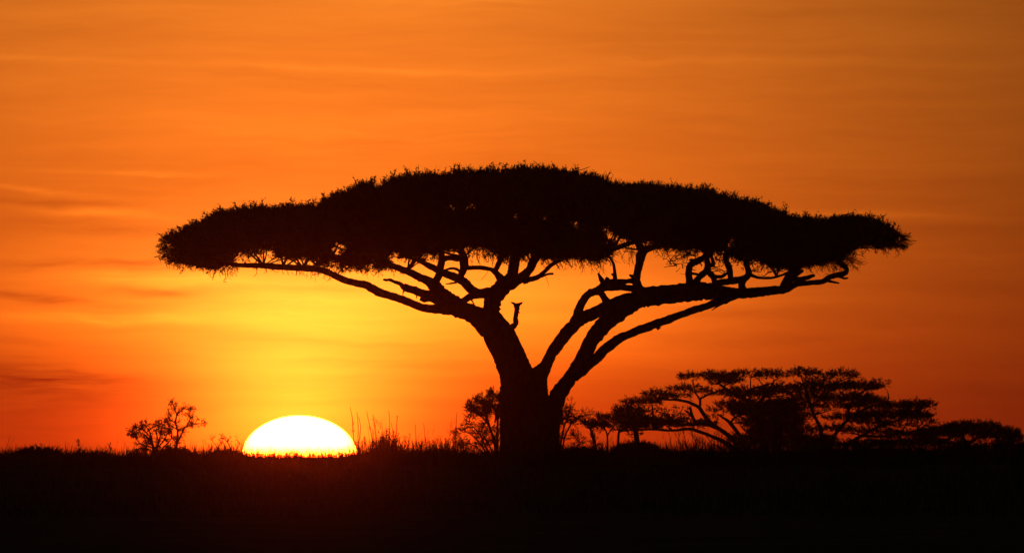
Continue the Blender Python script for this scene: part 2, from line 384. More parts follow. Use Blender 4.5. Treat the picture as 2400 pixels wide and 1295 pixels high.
# outer stem: the great bough that runs out to the right
outer = part('limb', [([(1255, 1060, 50), (1272, 1010, 40), (1290, 965, 28), (1303, 937, 22), (1317, 911, 18), (1335, 884, 16), (1350, 861, 16), (1365, 838, 17.5), (1385, 803, 18), (1403, 776, 19), (1425, 752, 20), (1450, 732, 19), (1476, 714, 19), (1500, 700, 21), (1540, 693, 22), (1590, 686, 22),
                        (1640, 680, 22), (1690, 686, 16), (1730, 688, 12.5), (1770, 685, 12.5), (1810, 680, 10.5), (1840, 677, 10), (1858, 669, 8), (1870, 665, 6.5), (1904, 662, 5.8), (1929, 659, 6.2), (1941, 650, 6.2), (1960, 644, 6), (1978, 640, 6.2),
                        (1985, 633, 5.4), (1981, 626, 5.2), (1973, 622, 5.2), (1969, 613, 5), (1972, 600, 6.5), (1971, 585, 7), (1976, 565, 5)], .1, 1.2)], acacia, sides=16)
part('branch', [([(1500, 682, 13), (1494, 668, 11), (1491, 655, 8.5), (1495, 635, 8.5), (1499, 613, 9.5), (1503, 598, 12), (1510, 586, 10), (1528, 580, 7), (1555, 576, 5), (1590, 570, 3)], 0, -.8),
                ([(1504, 594, 8), (1499, 583, 6), (1494, 573, 5), (1487, 567, 5.4), (1464, 574, 6), (1440, 582, 6), (1412, 592, 6), (1380, 598, 4)], -.3, -1.2), ([(1490, 650, 6), (1482, 647, 4.5), (1476, 644, 2.5)], 0, 0),
                ([(1492, 574, 5), (1505, 560, 5), (1520, 545, 4)], -.3, -.3)], outer)
part('branch', [([(1618, 668, 12), (1616, 655, 8.5), (1614, 641, 8), (1615, 627, 8), (1624, 616, 8), (1638, 610, 8), (1650, 602, 6), (1657, 588, 6)], .2, .6)], outer)
part('branch', [([(1630, 668, 12), (1637, 652, 7), (1645, 643, 7.5), (1654, 636, 8), (1659, 625, 8.5), (1657, 610, 6.5), (1655, 592, 7), (1660, 572, 6)], 0, -.5), ([(1622, 640, 3), (1632, 642, 3), (1642, 645, 3)], 0, 0),
                ([(1656, 622, 5), (1668, 622, 5), (1672, 614, 4.5), (1668, 604, 4)], -.3, -.6)], outer)
part('branch', [([(1676, 676, 10), (1674, 660, 7), (1671, 648, 7.5), (1662, 638, 7), (1655, 634, 5)], .2, .2), ([(1674, 648, 5), (1690, 648, 4.4), (1700, 643, 3.4), (1708, 634, 2)], .2, .2)], outer)
part('branch', [([(1672, 668, 8), (1690, 661, 8.5), (1710, 659, 8), (1730, 656, 8), (1747, 650, 8), (1756, 641, 8), (1752, 628, 7), (1748, 610, 6)], .4, .8), ([(1712, 657, 6), (1712, 643, 7), (1709, 628, 7.5), (1703, 612, 7), (1700, 595, 6)], .5, .9),
                ([(1741, 682, 9), (1738, 668, 8), (1744, 655, 7)], .4, .5)], outer)
part('branch', [([(1755, 642, 4.5), (1770, 648, 3.6), (1785, 651, 3.2), (1805, 651, 3), (1821, 648, 3), (1836, 643, 2.8), (1850, 636, 2.5)], .6, 0)], outer)
part('branch', [([(1838, 674, 11), (1847, 657, 11.5), (1856, 643, 12), (1864, 630, 13), (1869, 615, 14), (1872, 595, 11), (1880, 575, 8)], .2, .8), ([(1862, 642, 9), (1876, 636, 5), (1882, 634, 3)], .3, .3), ([(1862, 655, 6.5), (1876, 653, 5.5), (1892, 650, 5), (1908, 645, 3.6)], .3, -.2)], outer)
part('branch', [([(1958, 646, 4), (1970, 649, 3), (1979, 652, 2.8), (1987, 651, 2)], .9, .9), ([(1938, 656, 4), (1950, 660, 3), (1966, 663, 2)], .9, .8)], outer)
# thin low stem under the great bough
low = part('limb', [([(1345, 884, 13), (1358, 872, 13), (1376, 857, 13), (1400, 836, 12), (1425, 812, 11.5), (1442, 800, 11.5), (1462, 788, 10.5), (1480, 780, 10), (1500, 772, 9.8), (1540, 758, 9.5), (1566, 748, 9.8), (1600, 735, 8.5), (1640, 722, 8), (1670, 711, 8.5), (1700, 702, 10), (1725, 694, 8)], -.6, .4),
                    ([(1696, 708, 3.5), (1682, 717, 2.2), (1668, 727, .8)], .2, .2), ([(1443, 795, 7), (1440, 789, 4)], -.5, -.5), ([(1544, 764, 7), (1542, 770, 4)], -.3, -.3)], acacia)

# crown: outline of its top and underside along its width (photograph columns and rows), with real depth
TOP = np.array([(366, 566), (386, 556), (417, 544), (440, 537), (463, 528), (494, 517), (519, 500), (556, 494), (602, 490), (649, 490), (695, 487), (729, 485), (746, 490), (760, 474), (788, 458), (825, 444),
                (859, 427), (890, 422), (902, 428), (920, 414), (963, 407), (1010, 404), (1041, 406), (1062, 397), (1133, 394), (1174, 394), (1211, 387), (1257, 387), (1303, 390), (1334, 399), (1371, 404), (1411, 413), (1427, 424),
                (1440, 435), (1494, 433), (1531, 433), (1572, 440), (1618, 447), (1664, 450), (1689, 460), (1726, 473), (1757, 477), (1788, 484), (1810, 496), (1843, 508), (1876, 517), (1904, 517), (1921, 524), (1935, 518), (1954, 513),
                (1985, 511), (2024, 517), (2052, 522), (2085, 533), (2112, 546), (2127, 553), (2145, 562)], float)
BOT = np.array([(366, 578), (376, 590), (392, 610), (417, 617), (448, 621), (494, 630), (525, 628), (556, 606), (602, 606), (649, 604), (690, 606), (711, 610), (740, 618), (757, 628), (788, 634), (819, 637), (850, 633), (902, 630), (933, 622),
                (979, 616), (1025, 606), (1045, 590), (1103, 589), (1133, 604), (1164, 616), (1180, 607), (1242, 607), (1288, 607), (1319, 604), (1365, 607), (1402, 611), (1425, 596), (1455, 576), (1482, 562), (1513, 577),
                (1572, 583), (1618, 586), (1650, 588), (1685, 592), (1709, 600), (1737, 612), (1793, 619), (1821, 627), (1849, 630), (1890, 620), (1932, 613), (1955, 614), (1972, 606), (1985, 592), (2005, 580), (2024, 574), (2040, 574), (2060, 578), (2090, 582), (2127, 576), (2145, 566)], float)
# thin places where the sky shows through: (px, py, rx, ry, share of foliage kept)
GAPS = [(392, 588, 12, 5, .12), (378, 580, 10, 22, .35), (420, 600, 20, 12, .5), (640, 582, 30, 5, .3), (735, 612, 16, 7, .1), (826, 625, 14, 5, .25), (870, 612, 10, 5, .2), (560, 596, 12, 5, .1), (581, 613, 28, 5, 0), (602, 598, 17, 7, .1), (634, 592, 5, 5, 0), (670, 614, 17, 7, .05), (712, 608, 14, 6, .1), (797, 584, 17, 11, .04), (785, 620, 20, 10, .15), (922, 604, 6, 4, 0), (887, 455, 9, 2, .1), (936, 609, 14, 6, .05),
        (970, 607, 8, 7, 0), (1018, 612, 9, 5, 0), (1067, 593, 30, 9, .08), (1130, 600, 34, 17, .06), (1428, 550, 15, 9, .02), (1450, 565, 22, 7, .05), (1430, 568, 8, 6, .1), (1518, 570, 13, 4, .05), (1712, 567, 13, 7, .08), (1690, 600, 18, 12, .25),
        (1055, 494, 9, 5, .1), (1108, 490, 10, 5, .1), (1210, 508, 9, 6, .08), (1280, 516, 6, 4, .1), (1350, 530, 14, 6, .12), (1415, 535, 6, 10, .15), (1183, 570, 7, 6, .1), (1242, 592, 4, 3, 0), (1000, 590, 10, 8, .15), (1020, 575, 5, 5, .1), (895, 596, 5, 4, .1), (935, 588, 5, 4, .1),
        (1600, 592, 40, 6, .3), (1770, 612, 10, 8, .2), (1990, 598, 26, 24, .45), (860, 600, 5, 3, .1), (1095, 580, 7, 5, .1), (2010, 572, 22, 5, .35)]

def crown_points(n, x0, x1, tlo, thi):
    px = rng.uniform(x0, x1, int(n * 2.2)); f = rng.uniform(-1, 1, len(px)); q = rng.uniform(0, 1, len(px))
    top = np.interp(px, TOP[:, 0], TOP[:, 1]); bot = np.interp(px, BOT[:, 0], BOT[:, 1]); th = np.maximum(bot - top, 4)
    keep = rng.uniform(0, 1, len(px)) < (th + 25) / 230 * np.clip((px - 380) / 90, .35, 1) * np.clip((2120 - px) / 100, .22, 1)
    px, f, q, top, bot, th = [v[keep] for v in (px, f, q, top, bot, th)]
    Yd = 8.5 * np.sqrt(np.clip(1 - ((px - 1250) / 905) ** 2, .004, 1))
    lump = 5 * np.sin(px * .043 + f * 5) + 4 * np.sin(px * .017 - f * 9 + 1)
    tt = top + 18 + 9 * np.exp(-((px - 1180) / 330) ** 4) + th * .36 * f ** 2 + np.maximum(lump, 0) * np.abs(f); bb = bot - 7 - th * .10 * f ** 2
    py = tt + (tlo + (thi - tlo) * q) * np.maximum(bb - tt, 1)
    kp = np.ones(len(px), bool); u = rng.uniform(0, 1, len(px))
    for (cx, cy, rx, ry, kk) in GAPS:
        ins = ((px - cx) / (rx + 9)) ** 2 + ((py - cy) / (ry + 10)) ** 2 < 1
        kp &= ~(ins & (u > kk * .7))
    return px[kp], py[kp], (f * Yd)[kp], (np.clip((py - top) / th, 0, 1))[kp]

def to_world(px, py, Y):
    a = (px - 1200) * Q; b = (647.5 - py) * Q; d = CP - b * SP
    return np.stack([Y * a / d, Y + 0 * px, EYE + Y * (SP + b * CP) / d], 1)

SECT = [(366, 752), (752, 1440), (1440, 1846), (1846, 2146)]
for (x0, x1) in SECT:
    mb = MB(); W = (x1 - x0) / 1780.0
    # bulk
    px, py, dd, t = crown_points(int(24000 * W * 1.5), max(x0, 400), min(x1, 2085), .06, 1)
    n = len(px); side = np.clip((px - 1250) / 880, -1, 1)
    ax = np.stack([side * .5 + rng.normal(0, .6, n), rng.normal(0, .6, n), .55 - .6 * t + rng.normal(0, .4, n)], 1)
    scatter(mb, to_world(px, py, D0 + dd), ax, rng.uniform(.22, .38, n), DENSE)
    # thorny shoots on the upper surface
    px, py, dd, t = crown_points(int(12500 * W), max(x0, 392), min(x1, 2095), 0, .12)
    n = len(px); side = np.clip((px - 1250) / 880, -1, 1)
    ax = np.stack([side ** 3 * .7 + rng.normal(0, .42, n), rng.normal(0, .42, n), 1.0 + rng.normal(0, .2, n)], 1)
    scatter(mb, to_world(px, py, D0 + dd), ax, rng.uniform(.24, .50, n) * np.where(rng.random(n) < .07, 1.4, 1), FRINGE)
    px, py, dd, t = crown_points(int(2600 * W), max(x0, 392), min(x1, 2095), 0, .03)
    n = len(px); side = np.clip((px - 1250) / 880, -1, 1)
    ax = np.stack([side ** 3 * .8 + rng.normal(0, .40, n), rng.normal(0, .40, n), 1.0 + rng.normal(0, .2, n)], 1)
    scatter(mb, to_world(px, py - 3, D0 + dd), ax, rng.uniform(.26, .46, n), SPIKE)
    # finer sprays along the underside
    px, py, dd, t = crown_points(int(12000 * W), max(x0, 400), min(x1, 2085), .86, 1.03)
    n = len(px); side = np.clip((px - 1250) / 880, -1, 1)
    ax = np.stack([side * .8 + rng.normal(0, .5, n), rng.normal(0, .5, n), -.15 + rng.normal(0, .3, n)], 1)
    scatter(mb, to_world(px, py, D0 + dd), ax, rng.uniform(.14, .28, n), FRINGE)
    # tips at the two ends
    if x0 == 366 or x1 == 2146:
        n = 230
        px = rng.uniform(386, 470, n) if x0 == 366 else rng.uniform(2000, 2112, n)
        top = np.interp(px, TOP[:, 0], TOP[:, 1]); bot = np.interp(px, BOT[:, 0], BOT[:, 1])
        py = top + 7 + rng.uniform(0, 1, n) * np.maximum(bot - top - 8, 1)
        s = -1 if x0 == 366 else 1
        ax = np.stack([s * (.9 + rng.normal(0, .3, n)), rng.normal(0, .4, n), rng.normal(-.1 * (s > 0), .38, n)], 1)
        scatter(mb, to_world(px, py, D0 + rng.uniform(-.7, .7, n)), ax, rng.uniform(.2, .36, n), FRINGE)
    fo = mb.build('foliage', LEAF, acacia, root_loc); fo['kind'] = 'stuff'

# branchlets inside the crown and bare twigs that hang below it
mb = MB()
ENDS = [(507, 603), (541, 618), (618, 622), (664, 626), (711, 628), (742, 630), (780, 600), (820, 606), (860, 612), (900, 618), (955, 636), (980, 610), (1034, 585), (1076, 566), (1086, 602), (1182, 588), (1218, 565), (1206, 612), (1249, 615), (1272, 570), (1316, 609), (1365, 592),
        (1420, 585), (1440, 582), (1510, 586), (1555, 576), (1590, 570), (1657, 588), (1660, 572), (1668, 604), (1700, 595), (1748, 610), (1821, 648), (1872, 595), (1880, 575), (1971, 585), (1976, 565)]
for (ex, ey) in ENDS:
    for q in range(6):
        tx = ex + rng.normal(0, 60); tx = min(max(tx, 400), 2090)
        top = np.interp(tx, TOP[:, 0], TOP[:, 1]); bot = np.interp(tx, BOT[:, 0], BOT[:, 1])
        ty = bot - rng.uniform(.05, .6) * (bot - top); d = rng.normal(0, .8)
        mx, my = (ex + tx) / 2 + rng.normal(0, 6), (ey * .35 + ty * .65) + rng.normal(0, 5)
        r = rng.uniform(1.6, 3.4)
        tube(mb, [pt(ex, ey, D0), pt(mx, my, D0 + d * .5), pt(tx, ty, D0 + d)], [r * K, r * .7 * K, r * .3 * K], 5, .14, .08)
HANG = [(395, 520, 600, 626, 55, -.5, 24), (500, 560, 622, 634, 34, -.3, 26), (520, 760, 598, 612, 40, 0, 20), (560, 740, 620, 632, 30, 0, 20), (690, 800, 626, 640, 34, -.2, 22), (800, 940, 628, 638, 46, .2, 18), (1090, 1165, 584, 604, 40, .3, 26), (1270, 1300, 604, 610, 8, .4, 26),
        (1300, 1425, 598, 612, 80, .75, 34), (1425, 1485, 568, 600, 22, .6, 30), (1530, 1610, 580, 590, 26, .3, 26), (1590, 1625, 588, 600, 16, -.4, 26), (1660, 1720, 592, 608, 26, .3, 20), (1740, 1850, 612, 630, 46, .6, 24), (1875, 1965, 608, 622, 60, .9, 34),
        (1955, 2000, 575, 622, 95, 1.1, 36), (2000, 2050, 565, 580, 30, 1.2, 34), (2060, 2118, 556, 582, 60, 1.6, 32), (375, 420, 575, 605, 30, -1.2, 24)]
for (x0, x1, y0, y1, n, sl, ln) in HANG:
    for q in range(n):
        x = rng.uniform(x0, x1); y = rng.uniform(y0, y1) - 4; d = rng.uniform(-2.5, 2.5); l = ln * rng.uniform(.4, 1.15)
        a = math.atan2(1, sl) + rng.normal(0, .62); dx, dy = math.cos(a) * l, math.sin(a) * l * (1 if abs(sl) < 1 else .75)
        x1_, y1_ = x + dx * .55 + rng.normal(0, 2), y + dy * .5 + rng.normal(0, 2)
        tube(mb, [pt(x, y, D0 + d), pt(x1_, y1_, D0 + d), pt(x + dx, y + dy, D0 + d + .1)], [.85 * K, .65 * K, .3 * K], 3, .12, .1)
        for s in range(3):
            b = a + rng.normal(0, .95); l2 = l * rng.uniform(.2, .45); t0 = rng.uniform(.2, .9)
            sx, sy = x + dx * t0, y + dy * t0
            tube(mb, [pt(sx, sy, D0 + d), pt(sx + math.cos(b) * l2, sy + math.sin(b) * l2, D0 + d)], [.6 * K, .3 * K], 3, .15, .1)
for q in range(150):     # the tangle of wiry twigs between the right-hand boughs and the foliage
    x, y = rng.uniform(1570, 1870), rng.uniform(588, 640); a = rng.uniform(0, 6.283); d = rng.uniform(-.8, 1.6); P = [pt(x, y, D0 + d)]
    for k_ in range(rng.integers(2, 5)):
        a += rng.normal(0, .9); x += math.cos(a) * rng.uniform(6, 13); y += math.sin(a) * rng.uniform(4, 9) - 1.5
        P.append(pt(x, y, D0 + d))
    r = rng.uniform(.7, 1.7) * K
    tube(mb, P, list(np.linspace(r, r * .4, len(P))), 4, .08, .1)
# longer twigs standing out of the outline
for pts in ([(470, 540, 1), (455, 529, .8), (438, 514, .5)], [(480, 535, 1), (460, 533, .7), (444, 531, .5)], [(1955, 518, 2), (1972, 507, 1.6), (1985, 502, 1.3), (1998, 498, .7)], [(1645, 452, 1.2), (1648, 440, 1), (1650, 432, .7)],
            [(1778, 484, 1.2), (1779, 472, .9), (1778, 465, .5)], [(1340, 402, 1), (1362, 398, .9), (1382, 391, .6)], [(1265, 390, 1), (1257, 382, .8), (1250, 377, .5)], [(980, 410, .9), (981, 396, .7), (981, 386, .4)], [(525, 630, 1), (529, 648, .8), (524, 660, .6)], [(524, 660, .6), (532, 661, .4)],
            [(600, 625, .8), (602, 640, .7), (594, 648, .5)], [(1145, 628, .6), (1140, 642, .5), (1127, 656, .4)], [(1275, 640, .6), (1282, 655, .5), (1287, 672, .3)], [(368, 590, .9), (378, 592, .7), (392, 588, .7)], [(372, 604, .6), (385, 610, .7), (400, 612, .7)], [(2135, 545, 1), (2120, 552, 1.2), (2100, 556, 1.4)], [(2149, 565, .6), (2135, 563, 1), (2110, 562, 1.3)]):
    limb(mb, pts, 0, 0, sides=4, step=.06)
tw = mb.build('twig', BARK, acacia, root_loc); tw['kind'] = 'stuff'

# ------------------------------------------------------------------ the distant acacias
def pad_points(cx, cy, hw, hh, Y, k, dens):
    """Points of one flat foliage pad: lens with a domed top and a flatter underside."""
    n = max(10, int(dens * hw * hh * k * k * 3.14))
    r = np.sqrt(rng.uniform(0, 1, n)); a = rng.uniform(0, 6.283, n); u, f = r * np.cos(a), r * np.sin(a)
    q = rng.uniform(0, 1, n); dome = np.sqrt(np.clip(1 - r * r, 0, 1)) * .8 + .2
    z = hh * (-dome + q * (dome + dome * .55)) + hh * .28 * np.sin(u * 7 + cx) * np.cos(f * 5 + cy)
    return cx + u * hw, cy + z, Y + f * hw * k * .8, u

def far_tree(name, label, Y, base, stems, pads, dens, size, cat='tree', group=None, protos=(DENSE, FRINGE), twigs=3):
    k = Y * Q; b = pt(base, HOR + 12, Y); loc = (b[0], Y, float(terrain(b[0], Y)))
    o = empty(name, loc, label, cat, group)
    alls = []
    for gi, (nm, paths) in enumerate(stems):
        mb = MB()
        for pts in paths:
            d1 = rng.normal(0, 1.2)
            limb(mb, pts, 0, d1, sides=8, rough=.07, Y=Y, k=k, step=.25)
            alls += [(p[0], p[1], d1 * i / len(pts)) for i, p in enumerate(pts) if i > 0]
        mb.build(nm, BARK, o, loc, smooth=True)
    mt = MB()
    for (cx, cy, hw, hh, dn) in pads:
        mb = MB(); d = rng.normal(0, 1.5)
        px, py, yy, u = pad_points(cx, cy, hw, hh, Y + d, k, dens * dn); n = len(px)
        ax = np.stack([u * .8 + rng.normal(0, .6, n), rng.normal(0, .6, n), .35 + rng.normal(0, .4, n)], 1)
        scatter(mb, to_world(px, py, yy), ax, size * rng.uniform(.7, 1.3, n), protos[0])
        m = max(6, n // 2); i = rng.integers(n, size=m)
        ax = np.stack([u[i] + rng.normal(0, .6, m), rng.normal(0, .6, m), .7 + rng.normal(0, .35, m)], 1)
        scatter(mb, to_world(px[i], cy - (cy - py[i]) * 1.05, yy[i]), ax, size * rng.uniform(.7, 1.4, m), protos[1])
        fo = mb.build('foliage_pad', LEAF if cat == 'tree' else SHRUB, o, loc); fo['kind'] = 'stuff'
        if alls and twigs:
            arr = np.array([(s[0], s[1]) for s in alls])
            for q in range(twigs + int(hw / 20)):
                tx, ty = cx + rng.uniform(-.8, .8) * hw, cy + hh * .35
                cost = np.hypot(arr[:, 0] - tx, (arr[:, 1] - ty) * 1.3) + np.where(arr[:, 1] < ty - 4, 60, 0)
                sidx = int(np.argmin(cost + rng.uniform(0, 12, len(cost)))); ex, ey, ed = alls[sidx]
                if np.hypot(ex - tx, ey - ty) > 110: continue
                r = rng.uniform(.9, 1.8)
                tube(mt, [pt(ex, ey, Y + ed), pt((ex + tx) / 2 + rng.normal(0, 3), ey * .4 + ty * .6 + rng.normal(0, 3), Y + (ed + d) / 2), pt(tx, ty, Y + d)], [r * k, r * .8 * k, r * .4 * k], 4, .3, .1)
    if mt.n:
        w = mt.build('branchlet', BARK, o, loc); w['kind'] = 'stuff'
    return o

# wide acacia with leaning stems
far_tree('acacia_tree', 'wide distant acacia with many leaning stems and stepped foliage layers', 800.0, 1740,
         [('trunk', [[(1728, 1082, 8), (1722, 1060, 8), (1712, 1046, 7), (1700, 1036, 5.5), (1672, 1023, 4.2), (1646, 1013, 4), (1628, 1007, 4), (1611, 1004, 3.6), (1575, 1008, 3.2), (1531, 1005, 3), (1490, 1007, 2.5), (1440, 1006, 1.6)]]),
          ('trunk', [[(1735, 1084, 8), (1728, 1050, 6.5), (1717, 1028, 6), (1703, 1016, 5.2), (1691, 1008, 5), (1676, 997, 5), (1664, 988, 5), (1652, 974, 4.6), (1646, 965, 4.5), (1638, 954, 4.2), (1624, 946, 4), (1608, 940, 3.6), (1584, 936, 3), (1557, 936, 2)],
                     [(1640, 956, 3.6), (1641, 946, 3.2), (1641, 935, 3), (1648, 930, 2.4), (1664, 922, 2.2), (1691, 915, 2)], [(1641, 938, 2.6), (1636, 929, 2.2), (1629, 919, 1.8)]]),
          ('trunk', [[(1700, 1014, 4), (1682, 1003, 4), (1664, 997, 4), (1646, 992, 4), (1625, 994, 3.4), (1590, 996, 2.6)], [(1632, 992, 3.4), (1624, 978, 3.2), (1618, 955, 3)]]),
          ('trunk', [[(1752, 1084, 8), (1748, 1050, 6), (1740, 1028, 5), (1728, 1012, 4.6), (1712, 991, 4.4), (1698, 980, 3), (1682, 970, 2)], [(1712, 990, 3), (1722, 978, 2.4), (1738, 968, 2)]]),
          ('trunk', [[(1790, 1084, 14), (1790, 1030, 12), (1785, 985, 10), (1772, 955, 8), (1750, 938, 6), (1728, 926, 5), (1712, 917, 4.2), (1696, 907, 3.2), (1685, 898, 2)], [(1772, 955, 6), (1790, 930, 5), (1806, 908, 3.5), (1815, 890, 2)], [(1735, 928, 3), (1760, 912, 2.4), (1790, 903, 2.2), (1810, 897, 1.5)]])],
         [(1662, 884, 68, 11, 1.1), (1700, 893, 40, 14, 1.3), (1750, 878, 30, 9, 1), (1806, 880, 36, 11, 1.2), (1612, 914, 46, 11, .8), (1542, 928, 34, 13, 1.2), (1505, 944, 44, 10, 1.3), (1585, 930, 32, 8, .8), (1470, 958, 30, 8, 1.0), (1665, 922, 26, 8, .5),
          (1752, 924, 60, 15, 1.3), (1830, 918, 46, 16, 1.4), (1735, 950, 56, 10, 1.1), (1700, 962, 40, 9, .6), (1790, 962, 80, 24, 1.7), (1600, 994, 76, 8, 1.5), (1560, 982, 54, 6, .8), (1530, 992, 64, 10, 1.6), (1528, 962, 30, 6, .5), (1590, 958, 26, 5, .3), (1560, 970, 36, 5, .4), (1672, 978, 24, 6, .4), (1745, 985, 24, 10, .5)],
         150.0, .34)
# its neighbour
far_tree('acacia_tree', 'broad distant acacia with ragged flat layers stepping down to the round-topped tree', 815.0, 1930,
         [('trunk', [[(1932, 1084, 8), (1930, 1040, 6), (1924, 1010, 4.6), (1917, 990, 4), (1908, 972, 4), (1900, 950, 4), (1892, 925, 3.6), (1885, 900, 3)], [(1900, 950, 3.2), (1920, 935, 3), (1945, 915, 2.6), (1965, 895, 2)]]),
          ('trunk', [[(1945, 1084, 8), (1950, 1040, 5.5), (1962, 1010, 4.2), (1985, 985, 3.6), (2015, 965, 3), (2045, 950, 2.4), (2080, 945, 2.4)], [(1985, 985, 4), (1990, 955, 3.4), (2005, 930, 3), (2030, 912, 2.2)]]),
          ('trunk', [[(1960, 1084, 8), (1985, 1045, 5), (2020, 1020, 3.6), (2060, 1000, 3), (2100, 985, 2.6), (2140, 965, 2.6), (2165, 955, 2)], [(2020, 1020, 4), (2065, 1022, 3), (2110, 1016, 2.4), (2150, 1008, 1.8)]])],
         [(1884, 876, 36, 10, 1.3), (1972, 881, 40, 11, 1.1), (1915, 893, 30, 9, .8), (2010, 908, 58, 12, 1.4), (2062, 902, 18, 12, .5), (1930, 908, 70, 13, 1.2), (1905, 930, 36, 18, 1.0), (1985, 935, 76, 13, 1.3), (2045, 948, 40, 15, 1.4), (1965, 955, 60, 12, .8), (2110, 954, 50, 9, 1.3), (2150, 951, 42, 11, 1.3),
          (2085, 975, 84, 14, 1.9), (2150, 978, 38, 10, .9), (2165, 992, 30, 8, .7), (1985, 980, 54, 10, 1.0), (2040, 990, 44, 10, 1.2), (1955, 1006, 46, 9, 1.0), (2030, 1012, 56, 9, 1.1), (2095, 998, 44, 7, .9), (2130, 1020, 66, 11, 1.3), (1915, 1034, 50, 14, 1.5), (2020, 1042, 80, 9, 1.6), (2130, 1040, 84, 10, 1.8)],
         150.0, .34)
far_tree('bushy_tree', 'dark dense rounded tree filling the middle between the two distant acacias', 830.0, 1820,
         [('trunk', [[(1820, 1086, 12), (1820, 1040, 10), (1818, 1000, 7), (1815, 970, 4)]])],
         [(1822, 985, 62, 26, 1.3), (1818, 1020, 62, 34, 1.5), (1850, 952, 44, 22, 1.2), (1890, 975, 20, 16, .6), (1786, 1036, 50, 20, 1.2), (1768, 1000, 34, 16, .6), (1748, 1034, 40, 16, .8), (1880, 1012, 36, 16, .7), (1890, 1042, 50, 14, 1.1), (1758, 972, 40, 12, .6)], 130.0, .40, protos=(DENSE, FRINGE))
far_tree('acacia_tree', 'low round-topped acacia at the far end of the tree line, beside the frame edge', 840.0, 2290,
         [('trunk', [[(2262, 1086, 9), (2262, 1050, 6), (2255, 1020, 4), (2235, 1005, 3)], [(2262, 1045, 5), (2290, 1025, 3.6), (2320, 1010, 2.4)]]), ('trunk', [[(2345, 1086, 8), (2345, 1050, 5), (2335, 1020, 3.4), (2310, 1005, 2)]])],
         [(2240, 1011, 76, 15, 1.6), (2280, 1003, 60, 13, 1.6), (2332, 1019, 56, 17, 1.7), (2366, 1028, 28, 16, 1.4), (2200, 1018, 50, 12, 1.2), (2215, 1036, 50, 8, .9), (2300, 1035, 26, 4, .4), (2270, 1048, 60, 5, 1.2), (2370, 1045, 40, 10, 1.2), (2170, 1030, 30, 10, 1.1)], 150.0, .34)
# nearer small acacia on three thin stems
far_tree('acacia_tree', 'small low acacia on thin stems between the great trunk and the wide acacia', 650.0, 1450,
         [('trunk', [[(1423, 1080, 3), (1424, 1046, 2.2), (1423, 1018, 2), (1417, 1004, 1.8), (1405, 996, 1.2)], [(1424, 1020, 1.8), (1432, 1006, 1.4), (1438, 998, 1)]]), ('trunk', [[(1447, 1082, 3.4), (1448, 1045, 2.8), (1451, 1010, 2.6), (1455, 990, 2.2), (1450, 972, 1.6)], [(1450, 1014, 1.8), (1470, 1000, 1.4), (1490, 992, 1)]]),
          ('trunk', [[(1494, 1082, 7), (1495, 1046, 6), (1492, 1024, 6), (1488, 1005, 5.5), (1480, 985, 4), (1468, 970, 2.5)]]), ('trunk', [[(1398, 1080, 2.4), (1393, 1046, 1.8), (1387, 1020, 1.6), (1383, 1004, 1.2)]])],
         [(1474, 968, 34, 11, 1.9), (1444, 980, 44, 10, 1.8), (1485, 984, 44, 12, 1.8), (1412, 992, 46, 6, 1.5), (1450, 1000, 66, 7, 1.5), (1388, 996, 34, 4, .9), (1510, 1002, 40, 7, 1.4), (1485, 1018, 16, 8, .6), (1440, 1008, 40, 3, .5)], 170.0, .28)

# ------------------------------------------------------------------ shrubs
def shrub(name, label, Y, base, stems, leaf_n, size, protos, cat='shrub', spread=1.0, lv=3, thick=1.0, levels_len=.5, up=.4, leafmat=SHRUB):
    """Stems given along photograph columns and rows; side twigs fork off at random and end in small leafy sprays."""
    k = Y * Q; b = pt(base[0], base[1], Y); loc = (b[0], Y, float(terrain(b[0], Y)))
    o = empty(name, loc, label, cat); tips = []
    mt = MB()
    def grow(p, d, l, r, level):
        d = d / np.linalg.norm(d); m = p + d * l * .5 + rng.normal(0, l * .07, 3); q = p + d * l + rng.normal(0, l * .12, 3)
        tube(mt, [p, m, q], [r, r * .8, r * .5], 4, max(.03, l * .4), .08)
        tips.append((q, q - m))
        if level <= 0: return
        for s in range(rng.integers(2, 4)):
            nd = d + rng.normal(0, .75 * spread, 3) + np.array([0, 0, up]); t0 = p + (q - p) * rng.uniform(.35, 1.0)
            grow(t0, nd, l * rng.uniform(.5, .85), r * .6, level - 1)
    for pts in stems:
        mb = MB(); d1 = rng.normal(0, .35)
        P = limb(mb, pts, 0, d1, sides=6, rough=.08, Y=Y, k=k, step=.08)
        mb.build('stem', BARK, o, loc, smooth=True)
        P = [np.array(p) for p in P]
        for i in range(1, len(P)):
            for s in range(2 if i < len(P) - 1 else 3):
                d = P[i] - P[i - 1]; d = d / np.linalg.norm(d)
                grow(P[i], d + rng.normal(0, .8 * spread, 3) + np.array([0, 0, up * .6]), levels_len * rng.uniform(.6, 1.2) * (pts[-1][2] * 0 + 1), pts[i][2] * k * .6 + .004 * thick, lv - 1)
    w = mt.build('twig', BARK, o, loc); w['kind'] = 'stuff'
    if leaf_n:
        i = rng.integers(len(tips), size=leaf_n)
        p = np.array([tips[j][0] for j in i]) + rng.normal(0, size * .35, (leaf_n, 3)); a = np.array([tips[j][1] for j in i]); a = a / (np.linalg.norm(a, axis=1)[:, None] + 1e-9) + rng.normal(0, .5, a.shape)
        mb = MB(); scatter(mb, p, a, size * rng.uniform(.6, 1.4, leaf_n), protos)
        f = mb.build('foliage', leafmat, o, loc); f['kind'] = 'stuff'
    return o

